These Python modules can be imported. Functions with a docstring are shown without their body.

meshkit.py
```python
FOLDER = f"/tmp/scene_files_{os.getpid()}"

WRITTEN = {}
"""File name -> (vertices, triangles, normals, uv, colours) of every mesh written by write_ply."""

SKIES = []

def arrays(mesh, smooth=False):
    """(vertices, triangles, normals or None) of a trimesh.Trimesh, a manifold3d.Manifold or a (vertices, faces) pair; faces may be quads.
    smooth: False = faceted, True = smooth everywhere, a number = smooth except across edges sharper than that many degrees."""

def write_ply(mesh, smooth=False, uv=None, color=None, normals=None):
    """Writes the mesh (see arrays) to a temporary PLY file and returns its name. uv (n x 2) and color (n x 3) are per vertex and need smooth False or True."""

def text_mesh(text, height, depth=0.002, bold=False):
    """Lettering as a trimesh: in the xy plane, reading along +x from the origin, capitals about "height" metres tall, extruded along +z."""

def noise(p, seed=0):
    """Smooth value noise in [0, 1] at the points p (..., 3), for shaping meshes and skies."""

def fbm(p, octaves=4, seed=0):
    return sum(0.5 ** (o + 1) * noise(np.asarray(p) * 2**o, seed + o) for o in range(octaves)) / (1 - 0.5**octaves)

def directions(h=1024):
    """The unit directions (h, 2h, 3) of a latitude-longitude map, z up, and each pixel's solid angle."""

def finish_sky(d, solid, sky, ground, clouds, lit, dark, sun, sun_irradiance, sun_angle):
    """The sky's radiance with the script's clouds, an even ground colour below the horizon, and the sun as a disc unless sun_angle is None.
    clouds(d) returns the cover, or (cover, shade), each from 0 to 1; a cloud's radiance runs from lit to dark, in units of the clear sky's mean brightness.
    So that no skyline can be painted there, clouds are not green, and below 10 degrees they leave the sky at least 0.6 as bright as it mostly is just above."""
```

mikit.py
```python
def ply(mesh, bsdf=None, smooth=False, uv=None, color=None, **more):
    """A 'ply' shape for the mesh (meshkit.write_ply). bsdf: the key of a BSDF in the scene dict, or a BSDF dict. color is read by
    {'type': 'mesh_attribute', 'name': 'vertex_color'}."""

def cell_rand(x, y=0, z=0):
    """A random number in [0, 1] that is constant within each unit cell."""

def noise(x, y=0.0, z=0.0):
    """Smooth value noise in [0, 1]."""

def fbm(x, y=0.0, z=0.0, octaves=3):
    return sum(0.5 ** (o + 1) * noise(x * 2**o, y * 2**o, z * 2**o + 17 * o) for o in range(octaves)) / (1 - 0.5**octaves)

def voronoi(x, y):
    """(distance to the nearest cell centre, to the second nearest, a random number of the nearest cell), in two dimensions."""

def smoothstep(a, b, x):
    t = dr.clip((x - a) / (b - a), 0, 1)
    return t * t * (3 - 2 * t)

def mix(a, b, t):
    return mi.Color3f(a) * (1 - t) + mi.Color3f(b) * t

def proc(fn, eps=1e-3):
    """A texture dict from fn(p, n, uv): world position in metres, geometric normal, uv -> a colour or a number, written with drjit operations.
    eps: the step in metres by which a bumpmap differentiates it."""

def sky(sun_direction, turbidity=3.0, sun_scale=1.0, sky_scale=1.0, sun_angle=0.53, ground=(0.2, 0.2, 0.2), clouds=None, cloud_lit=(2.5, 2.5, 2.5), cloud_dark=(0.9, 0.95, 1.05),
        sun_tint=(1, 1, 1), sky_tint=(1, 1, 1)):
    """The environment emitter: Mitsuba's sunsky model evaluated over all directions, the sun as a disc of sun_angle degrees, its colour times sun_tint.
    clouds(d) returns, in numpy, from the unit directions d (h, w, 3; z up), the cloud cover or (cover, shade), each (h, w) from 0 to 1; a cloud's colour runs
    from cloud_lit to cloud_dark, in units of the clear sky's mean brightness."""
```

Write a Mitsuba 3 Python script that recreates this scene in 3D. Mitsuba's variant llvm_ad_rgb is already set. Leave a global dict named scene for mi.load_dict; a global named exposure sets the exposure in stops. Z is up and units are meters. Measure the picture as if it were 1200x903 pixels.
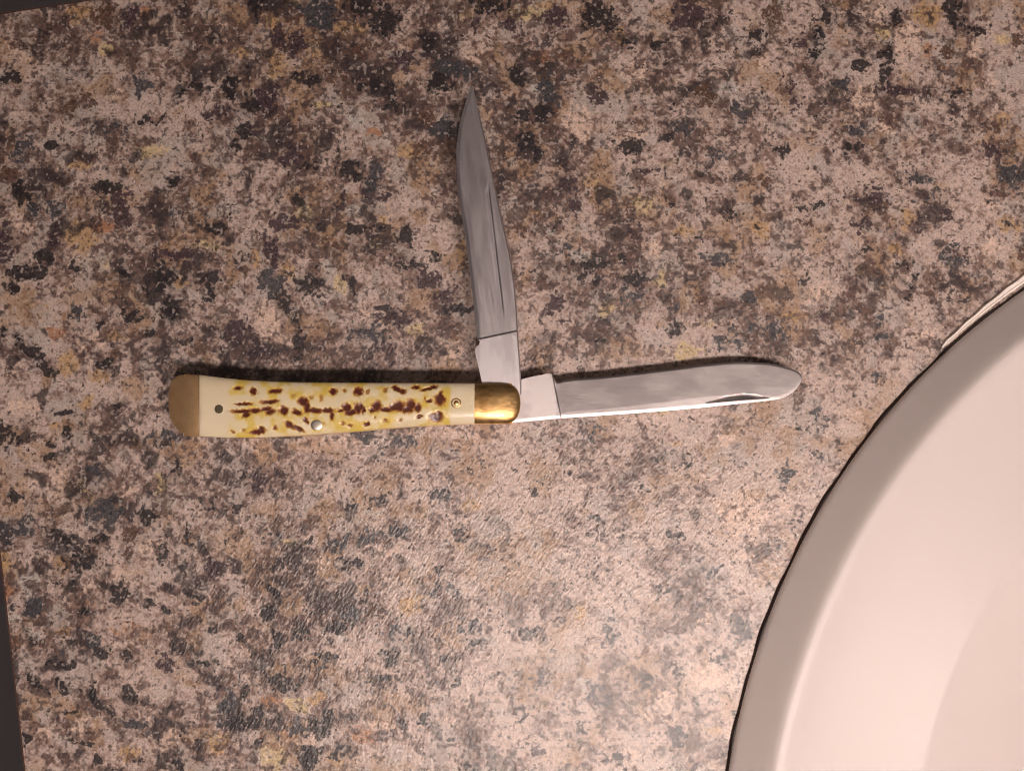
import math, numpy as np, trimesh, drjit as dr, mitsuba as mi, mikit
from mikit import noise, fbm, voronoi, smoothstep, mix, proc, ply
from shapely.geometry import Polygon, Point
T = mi.ScalarTransform4f
scene, labels = {}, {}

# ---------------------------------------------------------------- camera, light, exposure
DIST, TILT, HFOV = 0.26, math.radians(4.5), 60.0
EYE = np.array([0.0, -DIST * math.sin(TILT), DIST * math.cos(TILT)])
FWD = -EYE / np.linalg.norm(EYE)
RIGHT = np.array([1.0, 0, 0]); UP = np.cross(RIGHT, FWD)
scene['camera'] = {'type': 'thinlens', 'fov': HFOV, 'fov_axis': 'x', 'near_clip': 0.01, 'far_clip': 20.0,
                   'aperture_radius': 0.0007, 'focus_distance': 0.252,
                   'to_world': T().look_at(origin=EYE.tolist(), target=[0, 0, 0], up=[0, 1, 0])}
exposure = 0.42
BULB_POS = [(0.01, -0.205, 0.43), (0.165, -0.205, 0.43), (0.32, -0.205, 0.43)]
BULB_RAD = (76.0, 62.5, 56.5)
AMBIENT = (0.028, 0.023, 0.022)


def at(px, py, z=0.0):
    """the place at height z that the photograph (1200 x 903) shows at this pixel"""
    k = math.tan(math.radians(HFOV / 2)) / 600
    d = FWD + RIGHT * (px - 600) * k + UP * (451.5 - py) * k
    return EYE + d * (z - EYE[2]) / d[2]


def pxs(z=0.0):
    return (EYE[2] - z) / EYE[2] * 0.30 / 1200 * 0.9985      # metres per pixel there


def add(key, mesh, bsdf, label=None, category=None, group=None, kind=None, smooth=30, **more):
    scene[key] = ply(mesh, bsdf, smooth=smooth, **more)
    d = {k: v for k, v in (('label', label), ('category', category), ('group', group), ('kind', kind)) if v}
    if d:
        labels[key] = d


# ---------------------------------------------------------------- scattered spots, looked up by cell
class Spots:
    """Elliptical spots (x, y, rx, ry, angle, strength, tone) in metres, found through a grid of cells: S(x, y) -> (strength, tone)."""

    def __init__(self, rows, cell, grow=1.9):
        rows = np.asarray(rows, float)
        self.rows, self.cell, self.grow = rows, cell, grow
        self.x0, self.y0 = rows[:, 0].min() - 3 * cell, rows[:, 1].min() - 3 * cell
        self.nx = int((rows[:, 0].max() - self.x0) / cell) + 4
        self.ny = int((rows[:, 1].max() - self.y0) / cell) + 4
        lists = [[] for _ in range(self.nx * self.ny)]
        for i, r in enumerate(rows):
            m = max(r[2], r[3]) * grow
            for a in range(int((r[0] - m - self.x0) / cell), int((r[0] + m - self.x0) / cell) + 1):
                for b in range(int((r[1] - m - self.y0) / cell), int((r[1] + m - self.y0) / cell) + 1):
                    if 0 <= a < self.nx and 0 <= b < self.ny:
                        lists[b * self.nx + a].append(i)
        self.k = max(1, max(map(len, lists)))
        table = np.zeros((len(lists), self.k, 8), np.float32)
        table[:, :, 2:4] = 1
        for c, l in enumerate(lists):
            for j, i in enumerate(l):
                r = rows[i]
                table[c, j] = [r[0], r[1], 1 / r[2], 1 / r[3], math.cos(r[4]), math.sin(r[4]), r[5], r[6]]
        self.table = mi.Float(table.ravel())
        dr.eval(self.table)

    def __call__(self, x, y, edge=0.55):
        cx, cy = dr.floor((x - self.x0) / self.cell), dr.floor((y - self.y0) / self.cell)
        ok = (cx >= 0) & (cy >= 0) & (cx < self.nx) & (cy < self.ny)
        c = mi.UInt32(dr.select(ok, cy * self.nx + cx, 0)) * (self.k * 8)
        best, tone = mi.Float(0), mi.Float(0)
        for j in range(self.k):
            g = [dr.gather(mi.Float, self.table, c + (j * 8 + q), ok) for q in range(8)]
            dx, dy = x - g[0], y - g[1]
            u, v = (dx * g[4] + dy * g[5]) * g[2], (dy * g[4] - dx * g[5]) * g[3]
            s = g[6] * smoothstep(1 + edge, 1 - edge, dr.sqrt(u * u + v * v))
            tone = dr.select(s > best, g[7], tone)
            best = dr.maximum(best, s)
        return best, tone

    def numpy(self, x, y, edge=0.55):
        best = np.zeros_like(x)
        for r in self.rows:
            dx, dy = x - r[0], y - r[1]
            u = (dx * math.cos(r[4]) + dy * math.sin(r[4])) / r[2]
            v = (dy * math.cos(r[4]) - dx * math.sin(r[4])) / r[3]
            t = np.clip((1 + edge - np.hypot(u, v)) / (2 * edge), 0, 1)
            best = np.maximum(best, r[5] * t * t * (3 - 2 * t))
        return best


def rows_from(text, z=0.0, strength=1.0):
    """'x y rx ry [angle strength tone]' in photograph pixels -> rows in metres"""
    out, k = [], pxs(z)
    for part in text.replace('\n', ';').split(';'):
        q = [float(a) for a in part.split()]
        if len(q) < 4:
            continue
        p = at(q[0], q[1], z)
        out.append([p[0], p[1], q[2] * k, q[3] * k, math.radians(q[4]) if len(q) > 4 else 0.0, q[5] if len(q) > 5 else strength, q[6] if len(q) > 6 else 0.0])
    return out


# dark mineral clusters of the laminate: tone 0 = near-black, 1 = brown, 2 = blue grey, 3 = purple brown
DARK = rows_from('''
12 92 10 9;270 103 8 9;20 222 8 8;125 221 13 7;130 153 13 10 0 .8 2;258 134 14 8 0 .7 3;295 124 9 15;286 152 11 7;276 167 6 6;25 176 10 14 0 .7 2
165 101 11 10 0 .8 2;226 106 10 10 0 .8;120 18 16 13 0 .7 1;150 25 9 13 0 .8 3;8 201 8 7 0 .9 1;205 213 7 7;180 139 13 4 15 .9;84 128 15 9 20 .7 1;60 168 7 6;100 120 8 7 0 .6 1
375 15 18 14 0 1 2;425 8 16 9;450 22 14 16;350 52 11 12 0 1 3;330 45 12 12 0 1 3;312 118 14 15 0 1 3;365 93 15 7;470 72 15 10 0 1 3;500 52 10 10;536 82 19 9 -15 1 2;515 97 14 10
440 101 13 9;457 116 8 11;575 6 18 9 0 .9;523 150 13 9 0 1 2;343 183 11 9 0 1 3;361 193 8 5;409 199 14 9;438 206 7 15 0 1 2;345 20 10 7 0 .8 1;420 60 18 9 0 .6 1;385 92 20 8 0 .6 1;560 25 7 10 0 .8 3;300 10 6 10
505 130 10 12 0 .7 1;500 175 14 7 0 .6 1;300 150 9 8 0 .7 3
700 19 14 12;716 28 8 8;650 23 12 10 0 .9 3;804 16 15 17 0 1 3;645 105 11 17 0 1 2;605 90 9 11;611 136 9 7;635 135 10 9;626 182 5 13;666 216 7 12 0 1 3;744 172 13 5 0 .9;825 115 10 12 0 .8 1;770 51 8 5
886 38 6 6;870 130 8 7 0 .9 2;840 181 10 7 0 .7 2;890 212 10 8 0 .7 1;600 30 8 8 0 .8 3;615 165 9 9;660 65 8 6 0 .7 1;730 50 6 9 0 .6;705 115 10 10 0 .6 3;800 150 12 7 0 .7 2;765 200 12 6 0 .6 3;780 160 7 6
968 20 6 12;960 41 7 16 10;957 65 10 7;1008 76 9 6;1041 66 8 10;1038 86 8 14;1051 22 7 9;1118 10 8 13;935 48 10 7 0 .8 3;1050 106 18 6 0 .8 3;1120 107 10 5 0 .7;1113 60 7 7 0 .9 1;1186 46 9 7 0 .8 1;1186 207 16 14 0 .8 2
1080 205 11 7 0 .8 2;930 111 9 12 0 .7 3;1000 151 10 6 0 .7 2;1162 176 10 9 0 .7 3;1003 172 10 5 0 .8;915 173 8 6;905 15 10 12 0 .7 1;1140 35 9 6 0 .6;1160 150 10 6 0 .6 1;985 100 9 9 0 .5 2
25 230 9 6;40 247 6 8 0 1 2;30 318 23 7 -8;53 305 7 11;14 334 7 7;60 290 6 10 0 1 3;5 285 8 20 0 .9 3;65 246 11 7 0 .8 2;141 244 13 15 0 .9 3;112 260 8 7 0 .7 1;186 328 12 14;200 360 10 12;241 326 13 10;246 341 6 8
206 296 19 8 0 .9 3;250 267 10 6;175 390 6 6;88 367 8 8 0 .9 2;153 370 9 7 0 .8;57 432 12 9 -40;36 408 14 5 -30;123 425 9 4 40;280 389 16 10 0 .9 3;5 389 4 5;115 379 6 5 0 .9;30 405 9 5
235 256 12 8 0 .6 2;260 393 6 5;220 400 9 5 0 .7;85 312 5 6 0 .6;145 320 5 4 0 .8;190 309 9 5 0 .8;205 250 9 7 0 .5 2;285 300 8 5 0 .5
335 261 15 9 0 .9 3;320 296 8 17 15 .9 3;318 331 14 16 0 .9 2;333 351 9 13;365 332 14 12 0 1;385 285 10 8 0 .8 1;420 268 21 4;475 276 8 12;475 311 12 7 0 .8;500 328 14 9 0 .9 3;520 346 13 8 0 .9 3
460 372 15 10 0 .8 3;430 391 17 8 0 .7 2;455 412 10 8 0 .8 3;302 412 10 9 0 .8 3;350 405 7 14;445 360 9 4 0 .8;410 331 5 9 20;535 361 12 6 0 .8;352 238 7 9 0 .7;400 240 7 9 0 .6 3;345 375 8 6 0 .8;510 300 5 9 0 .6;440 230 20 7 0 .5 3
670 240 8 11 30 .9 3;690 311 19 9 0 .8;700 330 6 5;745 330 11 8 0 .9;750 352 20 14 0 .5 2;650 360 13 14 0 .6 3;793 386 9 7;825 352 6 10 0 .9 1;842 353 6 7 0 .7 1;842 305 15 9 0 .6 2;860 250 10 8 0 .6;880 350 10 8 0 .7 2
878 376 6 8 0 .8 2;855 401 15 13 0 .6 2;790 358 8 8 0 .6 2;610 266 8 7 0 .7 1;665 291 8 8 0 .6 2;745 272 11 10 0 .6 3;620 320 8 7 0 .4;735 302 5 5 0 .8;640 300 9 6 0 .5 2;700 400 12 6 0 .4;790 235 12 7 0 .6;820 280 9 5 0 .5
1028 230 14 9 0 .7 3;1010 262 14 9 0 .7 3;1045 274 5 5 0 .8 2;1116 299 14 9 0 .8 2;1109 254 8 7 0 .7 3;1197 300 6 6 0 .9 1;1020 292 9 5 0 .7;1060 309 7 5 0 .7;1127 353 8 7 0 .7;1031 374 8 6 0 .7 2;1033 394 8 9 0 .6 2
945 262 9 6 0 .7 1;1030 440 8 6 0 .7 2;966 371 5 9 0 .6 3;915 392 12 14 0 .6 2;1066 349 5 5;960 240 20 5 10 .6;1075 265 6 8 0 .6 3;1090 230 12 6 0 .6 2;1070 330 7 9 0 .5;940 330 6 8 0 .5;1180 262 5 4 0 .6
128 600 19 12 -10 1 2;137 587 8 6;173 606 9 6 -35;118 633 9 6;155 626 8 10 0 .8 1;20 622 19 10 0 .9 2;70 629 14 6 -20 .9;97 655 14 11 0 .8;150 652 8 8 0 .8 1;198 514 14 8 0 .9 2;192 522 9 4;205 545 5 12 0 .8
110 551 6 8 0 .8 2;250 665 9 8 0 1 3;80 505 5 8;8 509 12 10 0 .8;60 520 6 4;190 652 7 8 0 .8;75 484 10 3;140 477 5 4;60 536 7 4 0 .7;13 581 7 4;222 630 7 8 0 .7;275 595 6 6 0 .8;245 590 8 7 0 .6;285 560 12 7 0 .5;300 600 6 8 0 .6
430 631 21 7 14 1 2;399 638 13 8 20 .9 2;466 622 12 6 0 .9 2;309 563 11 11 0 .8 3;470 520 20 10 0 .6 2;430 511 12 7 0 .6 2;522 580 13 9 0 .5 2;320 630 11 7 0 .7 2;360 633 5 3;540 622 8 7 0 .6;410 660 12 7 0 .7;325 662 8 6 0 .7
375 545 22 10 0 .4 1;340 560 10 15 0 .4 1;440 585 12 7 0 .5;410 592 8 6 0 .5;520 520 16 9 0 .4 2;570 640 8 4 0 .6 3;515 670 8 5 0 .7;352 590 8 6 0 .6;545 550 7 6 0 .4;420 560 14 6 0 .5 1
695 504 7 9 0 .6 2;815 501 11 8 0 .5;800 541 13 8 0 .5;630 576 9 7 0 .4;770 539 6 5 0 .5;730 590 8 9 0 .4 3;791 626 10 7 0 .6;690 616 20 10 0 .35;835 666 15 10 0 .5 2;860 591 8 7 0 .3 2;650 560 15 9 0 .3;610 545 10 12 0 .35;660 525 8 5 0 .4;755 575 6 6 0 .4;885 590 6 6 0 .4
960 490 14 11 0 .5 2;920 561 9 13 0 .5 2;985 521 9 6 0 .4;930 615 10 7 0 .5;905 640 8 7 0 .5 2;1000 470 8 6 0 .3;950 530 8 6 0 .35 2;940 500 8 5 0 .4
140 697 8 10;40 710 8 8 0 1 2;103 715 6 7 0 .9;107 752 7 10 -30 1 2;120 764 7 5;70 778 14 5;66 765 10 6 0 .7 2;70 807 12 5;40 799 10 4 -30;147 770 6 6;195 780 11 7 -20 .9 3;151 811 6 7;118 826 20 6 -40 .9;152 850 16 6 -15 .9 2
222 698 9 4 -40;195 715 5 4;267 826 6 20 -10 1 2;275 848 8 10;292 842 10 8 0 .8;207 890 4 11;240 778 14 5 0 .8;260 810 12 9 0 .6 3;84 834 6 4;253 737 6 6;281 748 6 5;18 753 5 8 0 .9 1;30 867 4 4;83 682 20 4 0 .4;115 892 4 5;100 870 8 3;162 891 8 3 0 .8;55 867 8 4 0 .5 1;235 698 4 5;174 706 6 4 0 .8;15 709 5 4;285 812 6 6 0 .8;298 837 6 8
350 743 8 9;326 756 6 12 -20;330 799 11 10;347 804 8 4;377 846 12 10;346 851 9 11 0 .9 2;405 880 13 8;362 888 10 13;396 734 11 7;410 716 9 9 0 .8 2;460 736 12 12 0 .8 2;481 742 5 5;455 771 9 8;300 838 6 9;313 716 6 5;320 693 7 3 -40
429 696 5 7;546 731 15 9 0 .6 2;517 690 14 9 0 .5 2;560 751 6 5 0 .8;471 846 6 7 0 .8;304 868 5 4;530 863 4 4;560 870 8 12 0 .5 1;370 780 10 5 0 .8;520 768 5 5 0 .6;440 800 12 5 0 .6;500 841 6 3;545 895 4 5 0 .7;585 790 10 4 0 .4;385 770 14 4 0 .8;535 795 6 5 0 .5
702 811 19 13 0 .6 2;632 796 17 11 0 .5 2;714 736 9 12 0 .5 2;761 741 8 7 0 .4 2;650 762 8 5 0 .5 2;675 771 8 6 0 .6;793 861 8 14 0 .7 2;631 885 9 7 0 .7 3;727 886 10 6 0 .7;872 738 13 13 0 .8 2;620 741 14 7 0 .6;858 835 6 12 0 .5
815 898 7 4 0 .7 3;796 785 8 5 0 .5;655 730 7 7 0 .5;755 795 5 8 0 .4;812 818 6 6 0 .4;610 830 8 12 0 .4;680 865 5 12 0 .4;838 870 6 6 0 .5;850 876 5 8 0 .5;660 690 10 5 0 .4;780 690 10 6 0 .35;845 775 10 5 0 .4
''')
# pale and coloured crystals: tone 0 = cream pink, 1 = ochre, 2 = pale yellow, 3 = orange brown, 4 = pale grey
PALE = rows_from('''
30 58 26 16 0 .7;125 60 10 8 0 1 2;178 176 20 9 0 .8 2;95 15 18 12 0 .8 1;262 38 10 18 0 .8;95 190 16 8 0 .7 1;140 110 10 9 0 .6;110 45 14 12 0 .6 3;170 15 10 8 0 .8 3;280 62 12 8 0 .7 1;20 255 20 15 0 .5
410 35 20 13 0 .8 1;323 76 12 16 0 .8 1;420 140 11 8 0 .8 4;438 157 8 5 0 1 3;380 122 9 5 0 1 2;480 175 16 8 0 .8 1;318 22 10 14 0 .8 1;560 70 14 14 0 .7;420 80 12 7 0 .8 4;370 60 16 14 0 .6 1;545 15 9 8 0 .7 2;505 30 12 9 0 .6;465 57 18 5 0 .7
340 2 14 5 0 1 2;360 185 20 10 0 .4
615 15 20 11 0 .9 2;640 5 14 6 0 .9 1;676 146 18 24 0 .9;745 90 18 18 0 .8;746 157 10 9 0 .9;622 105 10 10 0 .6 4;857 100 11 11 0 .7 4;895 70 10 14 0 .6;800 50 8 7 0 .7;725 42 9 12 0 .7 1;635 70 18 14 0 .7 3;690 215 20 8 0 .5 1;780 100 18 12 0 .4;840 90 14 9 0 .5 0
1013 117 13 19 0 1;1063 50 12 24 -10 1;1032 40 9 10 0 .9 2;1088 20 18 18 0 .8 1;1176 44 8 8 0 .8 2;985 103 8 8 0 .8 2;1040 150 20 10 0 .6;1022 15 14 12 0 .8;1145 60 9 18 0 .7;1175 140 18 10 0 .6 1;950 150 14 8 0 .4 2;1160 95 14 10 0 .5;1085 60 14 12 0 .5 3;1110 75 12 8 0 .5 3
95 277 22 20 0 .9 1;214 331 10 9 0 .8 1;68 391 10 8 0 .9 3;80 425 12 16 0 .9 1;135 390 14 7 0 .7 1;30 265 14 14 0 .6;120 310 18 14 0 .4 2;175 270 9 14 0 .7 0;105 400 16 12 0 .7;120 265 14 7 0 .9 3;240 290 20 5 0 .6 2;45 365 20 12 0 .5 1;15 435 12 14 0 .6;115 440 14 8 0 .7 1;200 250 8 8 0 .6 4
315 376 15 18 0 1;338 402 16 10 0 .8;356 250 9 12 0 .9 2;440 285 8 5 0 1 2;411 246 8 9 0 .8 4;385 312 14 7 0 .7 4;335 318 9 14 0 .8 1;398 335 6 14 0 .7 2;490 390 14 12 0 .6 2;520 410 22 12 0 .7;300 300 5 14 0 .8 1;450 255 10 12 0 .6 1;425 365 9 10 0 .6 0;380 405 20 9 0 .6;540 300 7 24 0 .6 1
775 326 8 11 0 .9 2;752 240 18 11 0 .7 2;715 277 7 16 15 .8;766 291 18 11 0 .8;804 412 18 8 0 .9 2;710 361 9 9 0 .7 2;680 300 14 10 0 .7 4;890 268 12 12 0 .7 1;805 270 18 8 0 .6 1;625 250 14 9 0 .6 1;895 230 6 10 0 .4;620 420 14 7 0 .4;830 380 14 9 0 .5 2;640 270 12 9 0 .5 4
1050 291 10 8 0 1 1;1160 291 12 12 0 .8;1182 262 14 9 0 .8 1;960 345 20 14 0 .6;1020 320 24 8 0 .5 1;1062 258 8 14 0 .7 1;935 370 16 8 0 .7 1;1085 395 14 9 0 .6;1015 365 6 12 0 .6 3;1150 245 20 6 0 .5
65 560 40 24 0 .45 0;100 575 7 16 20 .9 2;190 569 8 12 0 1 2;30 475 25 12 0 .6;62 502 7 8 0 .6 1;100 470 9 9 0 .8 1;150 520 20 10 0 .5 1;187 470 10 9 0 .7;70 660 12 12 0 .7 1;5 660 8 14 0 .9 1;140 670 20 12 0 .5;175 640 14 9 0 .6 0;150 575 14 8 0 .6;215 500 5 4 0 .7
340 637 12 8 0 .8 2;475 565 10 9 0 .5;390 570 20 9 0 .4;550 590 14 11 0 .5 1;440 600 18 6 0 .4 4;560 570 16 9 0 .4;455 650 20 8 0 .4;380 660 20 7 0 .4;300 520 9 12 0 .4
870 600 30 26 0 .8;850 515 14 10 0 .7;790 520 12 7 0 .4 1;615 620 12 8 0 .4 1;710 640 14 8 0 .5;770 480 18 6 0 .5 2;880 650 18 14 0 .5;830 560 14 8 0 .5;1000 480 18 12 0 .4;915 590 10 10 0 .5;805 600 10 7 0 .4 4
200 866 14 13 0 1;97 850 11 12 -40 .9;152 884 12 9 0 .8 1;255 870 17 14 0 .8 1;35 685 9 14 10 1 4;15 722 9 5 0 .8 4;150 740 24 12 0 .5 3;75 735 12 8 0 .6 1;170 745 16 8 0 .5 3;50 860 12 9 0 .6;100 708 14 7 0 .6 3;215 755 12 9 0 .5;5 690 8 12 0 .9 3;100 690 20 10 0 .5;40 745 14 9 0 .5 4;250 835 9 8 0 .6 4;175 835 14 9 0 .5
375 816 9 8 0 1 1;350 825 13 8 0 1 2;480 712 13 14 0 .8 1;320 887 14 14 0 .8 2;320 820 14 10 0 .7 3;425 860 18 9 0 .7 3;360 868 9 9 0 .8;450 850 20 9 0 .6;310 780 9 9 0 .7 4;395 745 9 9 0 .6 4;490 700 14 7 0 .5 1;430 790 14 8 0 .3 2;530 840 24 9 0 .5;395 895 16 6 0 .5 1;430 690 14 9 0 .5 1;340 860 14 8 0 .6 3
780 805 14 24 0 .6;835 790 22 16 0 .8;680 800 9 10 0 .7 4;680 715 9 9 0 .6 1;770 840 30 10 0 .5;610 815 12 8 0 .5 1;840 855 14 10 0 .5 1;735 730 20 10 0 .3 4;820 725 20 12 0 .5;650 890 20 8 0 .4 1;745 880 14 10 0 .4
''')
DARK = [[q[0], q[1], q[2] * 1.18, q[3] * 1.18, *q[4:]] for q in DARK]
darks, pales = Spots(DARK, 0.007), Spots(PALE, 0.008)


def laminate_color(p, n, uv):
    x, y = p.x, p.y
    wx = (fbm(x * 300, y * 300, 3.0, 3) - 0.5) * 0.0034
    wy = (fbm(x * 300, y * 300, 9.0, 3) - 0.5) * 0.0034
    xs, ys = x + wx, y + wy
    d, dt = darks(xs, ys, 0.95)
    q, qt = pales(xs, ys, 0.85)
    big = fbm(x * 38, y * 38, 5.0, 2)
    cl = fbm(xs * 95 + 4, ys * 95, 15.0, 3)
    mid = fbm(xs * 310, ys * 310, 2.0, 3)
    fine = fbm(x * 1000 + 300 * wx, y * 1000, 8.0, 3)
    grain = noise(x * 2600, y * 2600, 4.0)
    top = smoothstep(1.0, 0.2, dr.sqrt(dr.square((x + 0.035) / 0.085) + dr.square((y - 0.095) / 0.06)))      # a browner drift in the pattern
    sheen_wash = smoothstep(0.12, 0.04, dr.sqrt(dr.square(x - 0.045) + dr.square(y + 0.055))) + 0.2 * smoothstep(0.06, 0.13, x)      # fewer dark grains on the right: the sheen's washed-out contrast put into the pattern
    dens = 0.16 * (big - 0.5) + 0.34 * (cl - 0.5) + 0.07 * top - 0.065 * sheen_wash
    base = mix((0.190, 0.124, 0.100), (0.495, 0.388, 0.338), smoothstep(0.30, 0.64, mid * 0.5 + fine * 0.5 - dens))
    base = mix(base, (0.330, 0.205, 0.115), smoothstep(0.54, 0.72, fbm(xs * 110, ys * 110, 21.0, 3) + 0.05 * top) * 0.6)
    base = mix(base, (0.42, 0.365, 0.335), smoothstep(0.58, 0.72, fbm(xs * 150, ys * 150, 31.0, 3)) * 0.6)
    pc = mix((0.60, 0.445, 0.36), (0.42, 0.265, 0.13), smoothstep(0.3, 0.7, qt))
    pc = mix(pc, (0.52, 0.40, 0.22), smoothstep(1.3, 1.7, qt))
    pc = mix(pc, (0.34, 0.165, 0.085), smoothstep(2.3, 2.7, qt))
    pc = mix(pc, (0.44, 0.40, 0.365), smoothstep(3.3, 3.7, qt))
    pc = pc * (0.78 + 0.44 * fine)
    rag = (fine - 0.5) * 1.5 + (mid - 0.5) * 1.1
    col = mix(base, pc, smoothstep(0.26, 0.62, q * 0.95 + rag * 0.5) * 0.85)
    # brown and black grains strewn over everything, thicker in some places
    s1 = smoothstep(0.53, 0.72, fbm(xs * 340, ys * 340, 12.0, 4) + dens)
    s3 = smoothstep(0.60, 0.74, fbm(xs * 190 + 2, ys * 190, 52.0, 5) + dens * 0.9)
    s2 = smoothstep(0.50, 0.78, fbm(x * 1050, y * 1050, 14.0, 2) + dens)
    col = mix(col, (0.085, 0.048, 0.040), s1 * 0.82)
    col = mix(col, (0.045, 0.030, 0.030), s2 * 0.72)
    col = mix(col, (0.030, 0.021, 0.023), s3 * (0.85 - 0.4 * dr.minimum(sheen_wash, 1.0)))
    dc = mix((0.014, 0.011, 0.013), (0.085, 0.045, 0.032), smoothstep(0.3, 0.7, dt))
    dc = mix(dc, (0.040, 0.040, 0.046), smoothstep(1.3, 1.7, dt))
    dc = mix(dc, (0.042, 0.024, 0.030), smoothstep(2.3, 2.7, dt))
    dc = dc * (0.6 + 0.9 * grain)
    col = mix(col, dc, smoothstep(0.30, 0.66, d * 1.0 + rag * 0.85) * 0.94)
    col = mix(col, (0.46, 0.38, 0.345), smoothstep(0.66, 0.80, fbm(x * 950, y * 950, 41.0, 2)) * 0.5)
    return col * (0.78 + 0.44 * grain)


def laminate_height(p, n, uv):
    c, s = 0.5, 0.866
    a, b = p.x * c + p.y * s, p.y * c - p.x * s
    return noise(a * 900, b * 2000, 2.0) * 0.7 + noise(a * 1700 + 9, b * 3000, 6.0) * 0.3


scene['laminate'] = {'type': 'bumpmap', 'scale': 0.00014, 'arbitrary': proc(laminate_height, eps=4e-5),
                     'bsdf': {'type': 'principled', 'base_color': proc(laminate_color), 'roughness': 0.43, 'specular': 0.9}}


# ---------------------------------------------------------------- the setting
def line(p, q):
    a, b = at(*p)[:2], at(*q)[:2]
    return a, b - a


(la, ld), (ta, td) = line((0, 640), (30, 903)), line((0, 17), (112, 0))
k = np.linalg.solve(np.c_[td, -ld], la - ta)
corner = ta + td * k[0]
td, ld = td / np.linalg.norm(td), ld / np.linalg.norm(ld)
_p = np.array([at(*q)[:2] for q in ((1200, 336), (1110, 412), (1070, 452), (1025, 502), (997.5, 539.5), (965, 587), (940, 627), (919, 677), (899, 724.5), (877.5, 782), (865, 824.5), (856, 902))])
_s = np.linalg.lstsq(np.c_[2 * _p, np.ones(len(_p))], (_p ** 2).sum(1), rcond=None)[0]
C_SINK = _s[:2]
R_SINK = float(np.sqrt(_s[2] + (C_SINK ** 2).sum()))
quad = Polygon([corner, corner + td * 1.1, corner + td * 1.1 + ld * 0.56, corner + ld * 0.56]).buffer(-0.004).buffer(0.004, 16)
hole = Point(*C_SINK).buffer(R_SINK - 0.014, 64)
top = trimesh.creation.extrude_polygon(quad.difference(hole), 0.0012, engine='earcut'); top.apply_translation([0, 0, -0.0012])
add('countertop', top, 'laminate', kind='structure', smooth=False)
scene['edge_brown'] = {'type': 'principled', 'base_color': {'type': 'rgb', 'value': (0.075, 0.035, 0.025)}, 'roughness': 0.6}
core = trimesh.creation.extrude_polygon(quad.buffer(-0.0003).difference(hole), 0.036, engine='earcut'); core.apply_translation([0, 0, -0.0373])
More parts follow.
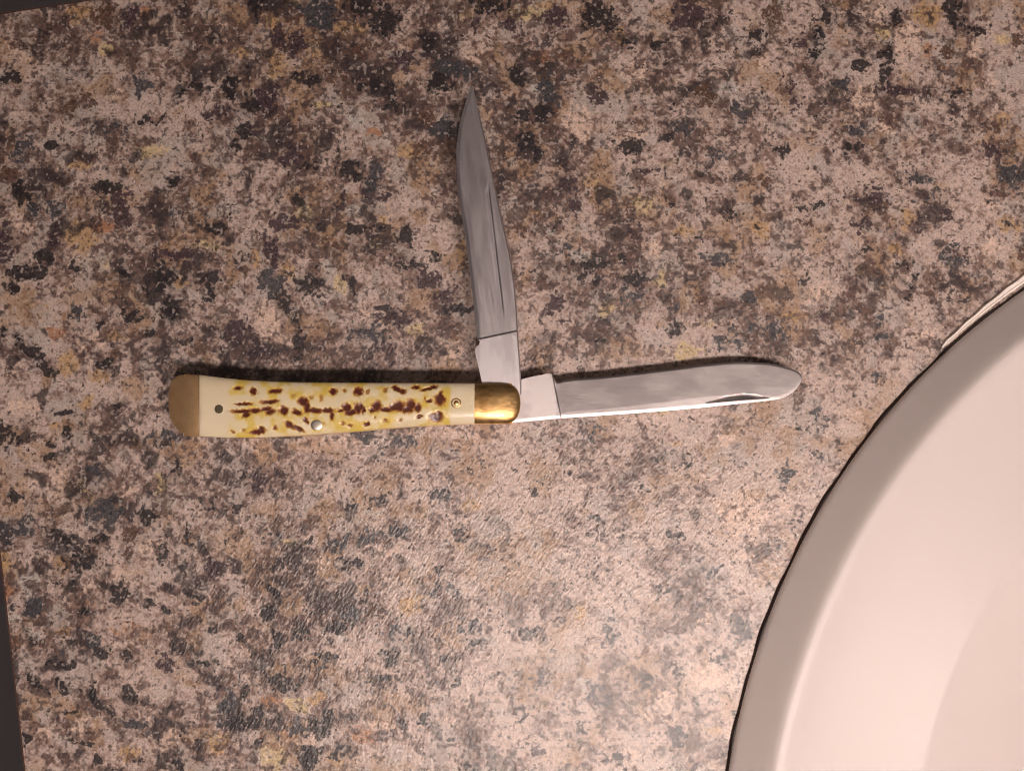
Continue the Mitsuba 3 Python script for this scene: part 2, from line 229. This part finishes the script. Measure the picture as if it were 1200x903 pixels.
add('countertop__core_board', core, 'edge_brown', smooth=False)
band = trimesh.creation.extrude_polygon(quad.buffer(0.0009, join_style=1).difference(quad.buffer(0.0001)), 0.036, engine='earcut'); band.apply_translation([0, 0, -0.0368])
add('countertop__edge_band', band, 'edge_brown', smooth=False)

scene['floor_vinyl'] = {'type': 'principled', 'roughness': 0.5, 'base_color': proc(lambda p, n, uv: mix((0.34, 0.32, 0.34), (0.40, 0.375, 0.395), fbm(p.x * 9, p.y * 9, 1.0, 4)))}
fl = trimesh.creation.box([5, 5, 0.02]); fl.apply_translation([0, 0, -0.87])
add('floor', fl, 'floor_vinyl', kind='structure', smooth=False)
scene['white_paint'] = {'type': 'diffuse', 'reflectance': {'type': 'rgb', 'value': (0.72, 0.68, 0.66)}}
cl = trimesh.creation.box([3.2, 2.6, 0.02]); cl.apply_translation([0, 0.4, 1.56])
add('ceiling', cl, 'white_paint', kind='structure', smooth=False)  # unseen ceiling, added to bounce lamplight into the blades

# ---------------------------------------------------------------- lamps: frosted globes of the vanity light, out of frame
for i, c in enumerate(BULB_POS):
    key = 'vanity_bulb' + (f'_{i:03d}' if i else '')
    scene[key] = {'type': 'sphere', 'center': list(c), 'radius': 0.03, 'emitter': {'type': 'area', 'radiance': {'type': 'rgb', 'value': BULB_RAD}},
                  'bsdf': {'type': 'diffuse'}}
    labels[key] = {'label': ('leftmost', 'middle', 'rightmost')[i] + ' of the three lit frosted globe bulbs above the counter', 'category': 'light bulb', 'group': 'globe bulbs of the vanity light'}
scene['ambient'] = {'type': 'constant', 'radiance': {'type': 'rgb', 'value': AMBIENT}}

# ---------------------------------------------------------------- sink
ring = np.array([at(*p, -0.002)[:2] for p in ((1200, 623), (1132, 725), (1108, 779), (1105, 833), (1108, 903))])
PROFILE = [(0.0000, 0.0012), (0.0002, 0.0019), (0.0008, 0.0029), (0.0020, 0.0043), (0.0040, 0.0066), (0.0060, 0.0089), (0.0077, 0.0108), (0.0088, 0.0118), (0.0099, 0.0123), (0.0110, 0.0123), (0.0125, 0.0120),
           (0.0150, 0.0113), (0.0200, 0.0102), (0.0260, 0.0093), (0.0340, 0.0085), (0.0420, 0.0081), (0.0475, 0.0081), (0.0505, 0.0082),
           (0.0512, 0.0080), (0.0520, 0.0076), (0.0560, 0.0050), (0.0600, 0.0022), (0.0680, -0.0040), (0.0800, -0.0135), (0.0950, -0.0250), (0.1150, -0.0390), (0.1400, -0.0520), (0.1700, -0.0620), (0.2000, -0.0670)]
NP = 360
pr = np.array(PROFILE)
pr[:, 1] = np.where(pr[:, 0] <= 0.0099, pr[:, 1] * 0.93, pr[:, 1] - 0.00086)
tt = np.linspace(0, 1, 150) ** 1.0
acc = np.r_[0, np.cumsum(np.hypot(*np.diff(pr, axis=0).T))]
from scipy.interpolate import PchipInterpolator
sp = PchipInterpolator(acc, pr)(np.unique(np.r_[np.linspace(0, 0.035, 70), np.linspace(0.035, 0.075, 40), np.linspace(0.075, acc[-1], 40)]))
ph = np.linspace(0, 2 * np.pi, NP, endpoint=False)
V = np.stack([C_SINK[0] + (R_SINK - sp[:, :1]) * np.cos(ph), C_SINK[1] + (R_SINK - sp[:, :1]) * np.sin(ph), sp[:, 1:] + 0 * ph], -1)
m, kk = len(sp), np.arange(NP)
F = np.vstack([np.stack([i * NP + kk, i * NP + (kk + 1) % NP, (i + 1) * NP + (kk + 1) % NP, (i + 1) * NP + kk], 1) for i in range(m - 1)])
F = np.vstack([F[:, [0, 1, 2]], F[:, [0, 2, 3]]])
scene['porcelain'] = {'type': 'twosided', 'bsdf': {'type': 'principled', 'base_color': {'type': 'rgb', 'value': (0.64, 0.58, 0.555)}, 'roughness': 0.40, 'specular': 0.35}}
add('sink', (V.reshape(-1, 3), F), 'porcelain', 'glossy pinkish white round sink basin with raised rim at the right corner', 'sink', smooth=True)


def arc_band(r0f, z_profile, phis):
    """a strip along the sink's rim: z_profile = [(offset outward, z)] per angle"""
    V = np.array([[(C_SINK[0] + (R_SINK + o) * math.cos(a), C_SINK[1] + (R_SINK + o) * math.sin(a), z) for o, z in r0f(a, z_profile)] for a in phis])
    n, q = V.shape[:2]
    f = [(i * q + j, i * q + (j + 1) % q, (i + 1) * q + (j + 1) % q, (i + 1) * q + j) for i in range(n - 1) for j in range(q)]
    f = np.array(f)
    tri = np.vstack([f[:, [0, 1, 2]], f[:, [0, 2, 3]]])
    caps = [[0, j + 1, j] for j in range(1, q - 1)] + [[(n - 1) * q, (n - 1) * q + j, (n - 1) * q + j + 1] for j in range(1, q - 1)]
    mesh = trimesh.Trimesh(V.reshape(-1, 3), np.vstack([tri, caps]), process=False)
    trimesh.repair.fix_normals(mesh)
    return mesh


scene['dark_sealant'] = {'type': 'principled', 'base_color': {'type': 'rgb', 'value': (0.020, 0.010, 0.008)}, 'roughness': 0.6}
add('sink__seal', arc_band(lambda a, p: [(o + (0.00018 * math.sin(a * 37) + 0.00012 * math.sin(a * 91) if o > 0 else 0), z) for o, z in p],
                           [(-0.004, 0.0001), (0.0006, 0.0001), (0.0006, 0.0004), (0.0001, 0.0011), (-0.004, 0.0011)], np.linspace(0, 2 * np.pi, 721)), 'dark_sealant',
    'thin dark brown seam under the sink rim', smooth=40)

a0 = math.atan2(*(at(1103, 407)[:2] - C_SINK)[::-1]); a1 = math.atan2(*(at(1260, 262)[:2] - C_SINK)[::-1])
if a0 < 0: a0 += 2 * np.pi
if a1 < 0: a1 += 2 * np.pi


def bead(a, p):
    t = (a - a0) / (a1 - a0)
    w = (0.0010 + 0.0013 * min(1, t * 1.6)) * (0.55 + 0.45 * min(1, t * 25)) + 0.00010 * math.sin(t * 43)
    h = 0.0011 * (0.45 + 0.55 * min(1, t * 25))
    return [(0.0013 + 0.0004 * t + u * w, 0.0001 + v * h) for u, v in p]


scene['pale_sealant'] = {'type': 'principled', 'base_color': proc(lambda p, n, uv: mix((0.78, 0.71, 0.66), (0.88, 0.82, 0.77), fbm(p.x * 900, p.y * 900, 2.0, 3))), 'roughness': 0.38}
add('sealant_strip', arc_band(bead, [(0, 0), (0.02, 0.55), (0.12, 0.85), (0.28, 0.9), (0.36, 0.50), (0.44, 0.9), (0.64, 1.0), (0.88, 0.95), (1.0, 0.4), (1.0, 0)], np.linspace(a0, a1, 120)), 'pale_sealant',
    'thin pale ridged strip of sealant lying along the upper left rim of the sink', 'sealant', smooth=50)

# ---------------------------------------------------------------- pocket knife
def curve(pts, soft=0.0):
    p = np.array(pts, float)
    f = PchipInterpolator(p[:, 0], p[:, 1])
    if not soft:
        return f
    from scipy.ndimage import gaussian_filter1d
    x = np.arange(p[0, 0], p[-1, 0] + 0.25, 0.5)
    return PchipInterpolator(x, gaussian_filter1d(f(x), soft * 2, mode='nearest'))


def grid_solid(P, zb):
    """closed solid from a grid of top points P (n, m, 3): the top, walls down to zb, and a bottom"""
    n, m = P.shape[:2]
    B = P.copy(); B[:, :, 2] = zb
    V = np.vstack([P.reshape(-1, 3), B.reshape(-1, 3)])
    i, j = np.meshgrid(np.arange(n - 1), np.arange(m - 1), indexing='ij')
    q = np.stack([i * m + j, (i + 1) * m + j, (i + 1) * m + j + 1, i * m + j + 1], -1).reshape(-1, 4)
    o = n * m
    edge = np.r_[np.arange(m), np.arange(1, n) * m + m - 1, (n - 1) * m + np.arange(m - 2, -1, -1), np.arange(n - 2, 0, -1) * m]
    w = np.stack([edge, np.roll(edge, -1), np.roll(edge, -1) + o, edge + o], 1)
    Q = np.vstack([q, q[:, ::-1] + o, w])
    mesh = trimesh.Trimesh(V, np.vstack([Q[:, [0, 1, 2]], Q[:, [0, 2, 3]]]), process=False)
    mesh.merge_vertices()
    trimesh.repair.fix_normals(mesh)
    return mesh


def pillow(x0, x1, yt, yb, zf, zb, nx=80, ny=44, xend=None, drop=None):
    """a domed solid between the pixel curves yt(x) and yb(x), x0..x1; zf(u, v) its top"""
    u = np.linspace(0, 1, nx)
    xx = x0 + (x1 - x0) * u
    v = 0.5 - 0.5 * np.cos(np.linspace(0, np.pi, ny))
    P = np.zeros((nx, ny, 3))
    for i, x in enumerate(xx):
        for j, t in enumerate(v):
            y = yt(x) + (yb(x) - yt(x)) * t
            z = zf(u[i], t)
            P[i, j] = (*at(x, y, max(z, 0.006))[:2], z)
    return P


ZREF = 0.0105
LAYERS = dict(rear=(0.0003, 0.0030), liner=(0.0030, 0.0035), spring=(0.0035, 0.0060), liner2=(0.0060, 0.0064), spring2=(0.0064, 0.0089), liner3=(0.0089, 0.0094))
TOP = curve([(190, 437), (210, 437.3), (234, 439), (260, 442.2), (300, 445.8), (350, 447.6), (400, 448), (480, 448.4), (556, 448.6), (620, 449)])
BOT = curve([(190, 511), (234, 511), (260, 512.4), (290, 512.6), (330, 511.2), (400, 506.6), (480, 499.8), (556, 496.3), (620, 496)])

JIG = rows_from('''
280 455 5 2.2;299 459 4 4;324 458.5 7 3 5;392 459 4.5 4;421 459 5 5.5 20;466 456 6 3 -25;473 459 4 3;488 454 5 2.5;500 456 7 2 15;509 453.5 4 1.8
288 473.5 10 1.7;318 471 10 2.6 5;285 482 12 2.2;300 481 7 3;313 479.5 7 2.3 10;290 486 5 3 25;319 482.5 6 3.5 10;334 481 5 5;350 483 6 3 -20
357 471 6 5 -30;361 478 3.5 6;370 481 10 3;385 481 8 3;390 487 3 5;400 481 4 2;407 478 5 5;412 483 7 3.5 15;420 479 4 6 20;424 477 2.5 5;427 481 2 4;437 481 4 3;443 476 5 6;453 480 8 2.6 -5
462 478 5 4;468 476 7 6;482 475 6 7;478 480 6 4;490 478 4 5;503 470 4 2;516 469 6 6.5 15;517 463 2.5 5;511 489 7.5 5 -10;514 487 4 5;492 488 4 2 20
341 498 7 3 -35;351 502 7 2.5 -35;303 506 9 3.2 5;308 503 4 4;360 493 4 3 -60;324 501 3 2.5 0 .8;430 497 4 2.5 10;452 493 4 2.5 0 .7;403 496 3 2 0 .6;411 499 3 2 0 .7;366 466 2.5 3 0 .5;378 467 2.5 4 0 .5
405 458 2.5 2.5 0 .6;453 457 3 3 0 .6;432 459 2 3 0 .5;274 506 2 2 0 .6;287 504 3 2 0 .5;345 464 3 3 0 .4;470 492 2.5 2 0 .6;498 467 2 2 0 .6;440 489 2 2 0 .5;380 496 3 2 0 .4
''', ZREF)
jig = Spots(JIG, 0.0026)
kz = pxs(ZREF)
JC, J0, J1 = at(400, 478, ZREF), at(270, 478, ZREF)[0], at(528, 478, ZREF)[0]


def bone_color(p, n, uv):
    wx = (noise(p.x * 1500, p.y * 1500, 1.0) - 0.5) * 0.0007
    wy = (noise(p.x * 1500, p.y * 1500, 5.0) - 0.5) * 0.0005
    s, _ = jig(p.x + wx, p.y + wy, 0.7)
    halo, _ = jig(p.x + wx * 2, p.y + wy * 2, 0.95)
    inside = smoothstep(J0 - 0.0004, J0 + 0.0006, p.x + wx) * smoothstep(J1 + 0.0008, J1 - 0.0006, p.x + wx)
    stain = fbm(p.x * 330, p.y * 330, 3.0, 3)
    cream = mix((0.66, 0.565, 0.37), (0.72, 0.63, 0.46), fbm(p.x * 120, p.y * 300, 1.0, 2))
    yellow = mix((0.70, 0.57, 0.24), (0.62, 0.46, 0.10), smoothstep(0.42, 0.66, stain))
    col = mix(cream, yellow, inside * smoothstep(0.15, 0.55, stain * 0.7 + halo * 0.45))
    col = mix(col, (0.42, 0.24, 0.045), halo * 0.35 * inside)
    s = s + (noise(p.x * 2600, p.y * 2600, 8.0) - 0.5) * 0.16
    col = mix(col, (0.40, 0.19, 0.045), smoothstep(0.10, 0.45, s) * 0.8)
    return mix(col, mix((0.20, 0.055, 0.022), (0.070, 0.014, 0.011), smoothstep(0.5, 0.95, s)), smoothstep(0.30, 0.80, s) * 0.96)


scene['jigged_bone'] = {'type': 'principled', 'base_color': proc(bone_color), 'roughness': 0.30, 'specular': 0.5}
scene['brass'] = {'type': 'bumpmap', 'scale': 0.00003, 'arbitrary': proc(lambda p, n, uv: fbm(p.x * 900, p.y * 1700, 2.0, 3), eps=1e-4),
                  'bsdf': {'type': 'principled', 'metallic': 1.0, 'roughness': proc(lambda p, n, uv: 0.30 + 0.16 * fbm(p.x * 700, p.y * 700, 1.0, 3)),
                           'base_color': proc(lambda p, n, uv: mix((0.72, 0.46, 0.20), (0.44, 0.25, 0.09), smoothstep(0.45, 0.75, fbm(p.x * 260, p.y * 420, 4.0, 4))))}}
scene['worn_brass'] = {'type': 'principled', 'metallic': 0.5, 'roughness': 0.42,
                       'base_color': proc(lambda p, n, uv: mix((0.62, 0.42, 0.23), (0.44, 0.27, 0.13), fbm(p.x * 300, p.y * 300, 4.0, 4)))}


def steel_color(p, n, uv):
    return mix((0.77, 0.72, 0.71), (0.62, 0.575, 0.575), smoothstep(0.35, 0.7, fbm(p.x * 120, p.y * 240, 2.0, 4)))


TANG_X, TANG_Y = at(652, 465, 0.006)[0], at(585, 393, 0.0085)[1]


def steel_rough(p, n, uv):
    return dr.select(p.x < TANG_X, 0.09, 0.0) + 0.29 + 0.10 * fbm(p.x * 150, p.y * 420, 7.0, 4) + 0.05 + 0.05 * noise(p.x * 260, p.y * 5600, 3.0)


scene['steel'] = {'type': 'bumpmap', 'scale': 0.000006, 'arbitrary': proc(lambda p, n, uv: fbm(p.x * 500, p.y * 5200, 2.0, 2), eps=5e-5),
                  'bsdf': {'type': 'principled', 'metallic': 1.0, 'base_color': proc(steel_color), 'roughness': proc(steel_rough)}}
scene['steel_upright'] = {'type': 'bumpmap', 'scale': 0.000008, 'arbitrary': proc(lambda p, n, uv: fbm((p.x + 0.12 * p.y) * 5200, p.y * 420, 2.0, 2), eps=5e-5),
                          'bsdf': {'type': 'principled', 'metallic': 1.0, 'base_color': proc(lambda p, n, uv: mix((0.84, 0.80, 0.82), (0.68, 0.645, 0.665), smoothstep(0.35, 0.7, fbm((p.x + 0.12 * p.y) * 420, p.y * 90, 2.0, 4)))),
                                   'roughness': proc(lambda p, n, uv: dr.select(p.y < TANG_Y, 0.45, 0.36) + dr.select(p.y < TANG_Y, 0.3, 0.7) * 0.16 * fbm((p.x + 0.12 * p.y) * 1800, p.y * 120, 7.0, 3))}}
scene['nickel'] = {'type': 'principled', 'metallic': 1.0, 'base_color': {'type': 'rgb', 'value': (0.86, 0.78, 0.68)}, 'roughness': 0.42}
scene['dull_pin'] = {'type': 'principled', 'metallic': 0.3, 'base_color': {'type': 'rgb', 'value': (0.10, 0.08, 0.045)}, 'roughness': 0.5}

K = 'pocket_knife'
for _k in ('brass', 'worn_brass', 'steel', 'steel_upright', 'nickel', 'dull_pin'):
    scene[_k] = {'type': 'twosided', 'bsdf': scene[_k]}
labels[K] = {'label': 'open two-bladed pocket knife with yellow jigged bone handle and brass bolsters lying on the countertop', 'category': 'pocket knife'}


def scale_top(u, v):
    e = min(u, 1 - u)
    return 0.0102 + 0.0021 * max(0.0, 1 - abs(2 * v - 1) ** 2.8) ** 0.55 - 0.00025 * max(0.0, 1 - e / 0.012) ** 2


P = pillow(233.5, 556.0, TOP, BOT, scale_top, 0.0094, 420, 90)
P[:, :, 2] -= 0.00028 * jig.numpy(P[:, :, 0], P[:, :, 1], 0.6) * np.clip((P[:, :, 2] - 0.0104) / 0.001, 0, 1)
add(K + '__scale', grid_solid(P, 0.0094), 'jigged_bone', 'cream and yellow jigged bone handle scale with dark brown pits', smooth=40)
R = pillow(233.5, 556.0, TOP, BOT, lambda u, v: 0.003, 0.003, 60, 24)
for i in range(R.shape[0]):                                         # the hidden rear scale, domed downwards
    pass
Rb = R.copy()
vv = 0.5 - 0.5 * np.cos(np.linspace(0, np.pi, 24))
Rb[:, :, 2] = 0.0012 - 0.0010 * (np.clip(1 - np.abs(2 * vv - 1) ** 2.8, 0, 1) ** 0.55)[None]


def two_sided(Pt, Pb):
    mesh = grid_solid(Pt, 0.0)
    n, m = Pt.shape[:2]
    V = np.vstack([Pt.reshape(-1, 3), Pb.reshape(-1, 3)])
    i, j = np.meshgrid(np.arange(n - 1), np.arange(m - 1), indexing='ij')
    q = np.stack([i * m + j, (i + 1) * m + j, (i + 1) * m + j + 1, i * m + j + 1], -1).reshape(-1, 4)
    o = n * m
    edge = np.r_[np.arange(m), np.arange(1, n) * m + m - 1, (n - 1) * m + np.arange(m - 2, -1, -1), np.arange(n - 2, 0, -1) * m]
    w = np.stack([edge, np.roll(edge, -1), np.roll(edge, -1) + o, edge + o], 1)
    Q = np.vstack([q, q[:, ::-1] + o, w])
    mesh = trimesh.Trimesh(V, np.vstack([Q[:, [0, 1, 2]], Q[:, [0, 2, 3]]]), process=False)
    trimesh.repair.fix_normals(mesh)
    return mesh


add(K + '__scale_001', two_sided(R, Rb), 'jigged_bone', smooth=40)

# right bolster: rounded end; left bolster: duller, sloping away
RT = curve([(556, 449), (580, 449), (594, 449.6), (602, 452.5), (607, 458), (609.4, 466), (610, 473)])
RB = curve([(556, 496.2), (580, 496.2), (594, 495.8), (601, 493.5), (606, 488.5), (609.2, 480.5), (610, 473.4)])
P = pillow(556.0, 610.0, RT, RB, lambda u, v: 0.0100 + 0.0021 * (max(0.0, 1 - abs(2 * v - 1) ** 2.6) ** 0.55) * max(0.0, 1 - u ** 3.2) ** 0.6 - 0.0006 * u ** 3, 0.0094, 90, 60)
add(K + '__bolster', grid_solid(P, 0.0094), 'brass', 'shiny golden brass bolster at the blade end', smooth=60)
LT = curve([(194.5, 471), (195.2, 462), (198, 452), (203, 444), (210, 439.6), (220, 438.3), (233.5, 439.2)])
LB = curve([(194.5, 473), (195.5, 481), (199, 490), (205, 499), (213, 507.5), (222, 511), (233.5, 511)])
P = pillow(233.0, 194.5, LT, LB, lambda u, v: 0.0094 + 0.0024 * max(0.0, 1 - abs(2 * v - 1) ** 2.6) ** 0.5 * max(0.0, 1 - u ** 2) - 0.0052 * u ** 2, 0.0035, 70, 50)
P[:, :, 2] = np.maximum(P[:, :, 2], 0.0042)
add(K + '__bolster_001', grid_solid(P, 0.0030), 'worn_brass', 'dull worn brown bolster at the closed end', smooth=60)
for key, x0, x1, a, b in (('__bolster_002', 556.0, 610.0, RT, RB), ('__bolster_003', 233.0, 194.5, LT, LB)):
    Q = pillow(x0, x1, a, b, lambda u, v: 0.003, 0, 30, 20)
    add(K + key, grid_solid(Q, 0.0006), 'worn_brass', smooth=40)


def outline(shrink, x0, x1):
    t = [(x, TOP(x) + shrink) for x in np.linspace(x0, x1, 60)] + [(x, BOT(x) - shrink) for x in np.linspace(x1, x0, 60)]
    return t


for key, z0, z1, mat, sh in (('__liner', 0.0030, 0.0035, 'brass', 0.4), ('__liner_001', 0.0060, 0.0064, 'brass', 0.9), ('__liner_002', 0.0089, 0.0094, 'brass', 0.4)):
    pg = Polygon([at(x, y, ZREF)[:2] for x, y in outline(sh, 214, 600)])
    e = trimesh.creation.extrude_polygon(pg, z1 - z0, engine='earcut'); e.apply_translation([0, 0, z0])
    add(K + key, e, mat, smooth=30)
for key, z0, z1 in (('__backspring', 0.0035, 0.0060), ('__backspring_001', 0.0064, 0.0089)):
    t = [(x, BOT(x) - 16) for x in np.linspace(212, 585, 50)] + [(x, BOT(x) - 0.8) for x in np.linspace(585, 212, 50)]
    e = trimesh.creation.extrude_polygon(Polygon([at(x, y, ZREF)[:2] for x, y in t]), z1 - z0, engine='earcut'); e.apply_translation([0, 0, z0])
    add(K + key, e, 'steel', smooth=30)


def pin(key, px, py, r, z0, h, mat, label=None, collar=None):
    c = at(px, py, z0)
    r *= kz
    prof = [(0, -0.001), (r, -0.001), (r, h * 0.35), (r * 0.85, h * 0.8), (r * 0.5, h), (0, h * 1.05)]
    if collar:
        prof = [(0, -0.001), (r, -0.001), (r, h * 0.5), (r * 0.9, h), (r * 0.78, h), (r * 0.66, -h * 0.4), (r * 0.6, h * 0.2), (r * 0.3, h * 0.8), (0, h)]
    e = trimesh.creation.revolve(np.array(prof), sections=40)
    e.apply_translation([c[0], c[1], z0])
    trimesh.repair.fix_normals(e)
    add(key, e, mat, label, smooth=50)


pin(K + '__pin', 256.5, 479, 5.6, 0.01222, 0.00012, 'dull_pin', 'dark tarnished pin near the left bolster')
pin(K + '__pin_001', 371, 497.5, 6.6, 0.01195, 0.00035, 'nickel', 'bright nickel pin low in the middle of the scale')
pin(K + '__pin_002', 534.5, 472, 5.8, 0.01222, 0.00022, 'brass', 'ringed brass pin near the right bolster', collar=True)


# ---- blades. a blade is a grid: along its length, then across from cutting edge (t=0) to spine (t=1)
def blade(n, m, point, rows, zmid, thick):
    s = np.linspace(0, 1, n)
    t = np.unique(np.r_[np.linspace(0, 0.12, 8), np.linspace(0.12, 0.8, m), np.linspace(0.8, 1.0, 24)])
    Pt = np.zeros((n, len(t), 3)); Pb = Pt.copy()
    for i, a in enumerate(s):
        for j, b in enumerate(rows(a, t) if rows else t):
            x, y, h = point(a, b)
            w = at(x, y, zmid + thick)
            Pt[i, j] = (w[0], w[1], zmid + h)
            Pb[i, j] = (w[0], w[1], zmid - max(0.00006, 0.9 * h))
    return two_sided(Pt, Pb)


def sm(a, b, x):
    t = np.clip((x - a) / (b - a), 0, 1)
    return float(t * t * (3 - 2 * t))


BT = curve([(598, 452), (607, 446.5), (612, 444.2), (622, 441.6), (634, 439.2), (642, 437.8), (646.5, 438.2), (650, 443.5), (653, 446.6), (656.5, 446.4), (660, 445.2), (706.7, 440.9), (770, 433.6), (833, 426), (865, 423.6), (896.7, 424.6), (922, 429.6), (934, 433.8), (938.5, 437), (941, 441.4)])
BB = curve([(598, 495), (607, 494.4), (659, 489.8), (706.7, 486.6), (770, 482), (827, 477), (865, 473), (900, 469.4), (910, 468), (917, 466.4), (923, 463.8), (929, 460), (934, 455.4), (938, 450), (940, 446), (941, 442.4)])
NICK_T = curve([(826, 471.5), (838, 466.8), (849, 463.6), (860, 461.6), (871, 460.6), (885, 461.6), (903, 465.2)])
NICK_B = curve([(826, 472.2), (849, 470.4), (871, 468.6), (903, 466.0)])


def nick_rows(a, t):
    x = 598 + 343 * a
    if not 827 < x < 902:
        return t
    y0, y1, nt, t = float(BT(x)), float(BB(x)), float(NICK_T(x)), t.copy()
    j = int(np.searchsorted(y0 + (y1 - y0) * t, nt))
    t[j - 1], t[j] = (nt - 0.12 - y0) / (y1 - y0), (nt + 0.12 - y0) / (y1 - y0)
    return t


def big_point(a, b):
    x = 598 + 343 * a
    y0, y1 = float(BT(x)), float(BB(x))
    y = y0 + (y1 - y0) * b
    wpx = max(y1 - y0, 0.5)
    tang = sm(0.9, -0.9, x - (648 + (y - 442) * 0.2))
    taper = 1 - 0.55 * sm(820, 941, x)
    e, sp_ = y - y0, y1 - y                                         # pixels from the edge and from the spine
    h = 0.00010 + 0.00030 * min(1, e / 2.2) + 0.00050 * min(1.0, max(0.0, e - 2.2) / 36)
    h = h * taper
    spine = 3.8
    ht = 0.00108
    h = h * (1 - tang) + ht * tang
    if sp_ < spine:
        h = max(h - 0.00011 * (1 - sp_ / spine) * taper, 0.0001)
    if 827 < x < 902:
        nt, nb = float(NICK_T(x)), float(NICK_B(x))
        if nt < y < nb and nb - nt > 0.3:
            f = (y - nt) / (nb - nt)
            h -= 0.00075 * min(1, (nb - nt) / 5) * min(f / 0.02, 1.0) * (1 - f) ** 0.8
    return x, y, max(h, 0.00006)


add(K + '__blade', blade(560, 70, big_point, nick_rows, 0.00475, 0.001), 'steel', 'long blade pointing right with a bright spine and a nail nick', smooth=22)

SL = curve([(99, 551.2), (108, 548.6), (122, 544.6), (153, 536.8), (180, 534.4), (213, 535.6), (240, 539), (260, 542.6), (304, 548.6), (348, 554), (380, 557.4), (392, 558.6), (396.5, 559), (400, 562.4), (403.5, 561.4), (406.5, 558.2), (411, 556.8), (425, 559.6), (440, 563), (452, 565.5), (462, 567)])
SR = curve([(99, 552.6), (108, 556), (122, 559), (153, 566.6), (191, 574.2), (224, 581.6), (260, 589), (293, 597), (349, 604.8), (387, 606.8), (410, 608.4), (448, 611), (462, 611)], 12)


def small_point(a, b):
    y = 99 + 363 * a
    x0, x1 = float(SL(y)), float(SR(y))
    x = x0 + (x1 - x0) * b
    tang = sm(-0.9, 0.9, y - (397.5 - (x - 558.8) * 0.21))
    taper = 1 - 0.6 * sm(230, 99, y)
    e, sp_ = x - x0, x1 - x
    h = 0.00010 + 0.00036 * min(1, e / 4.0) + 0.00058 * min(1.0, max(0.0, e - 4.0) / 30) ** 0.9
    h = h * taper * (1 - tang) + 0.00126 * tang
    if sp_ < 1.6:
        h = min(h, h * (0.6 + 0.4 * sp_ / 1.6))
    gx = 571.5 + (y - 215) * (590.5 - 571.5) / 160                  # the long nail groove
    if 213 < y < 377:
        d, wd = x - gx, 4.6 * sm(377, 350, y) * sm(213, 228, y) + 0.5
        if -wd < d < 1.8:
            h -= 0.000045 * wd * (1 + d / wd if d < 0 else 1 - d / 1.8)
    return x, y, max(h, 0.00006)


add(K + '__blade_001', blade(620, 80, small_point, None, 0.00765, 0.001), 'steel_upright', 'shorter blade standing out upwards with a long nail groove', smooth=22)
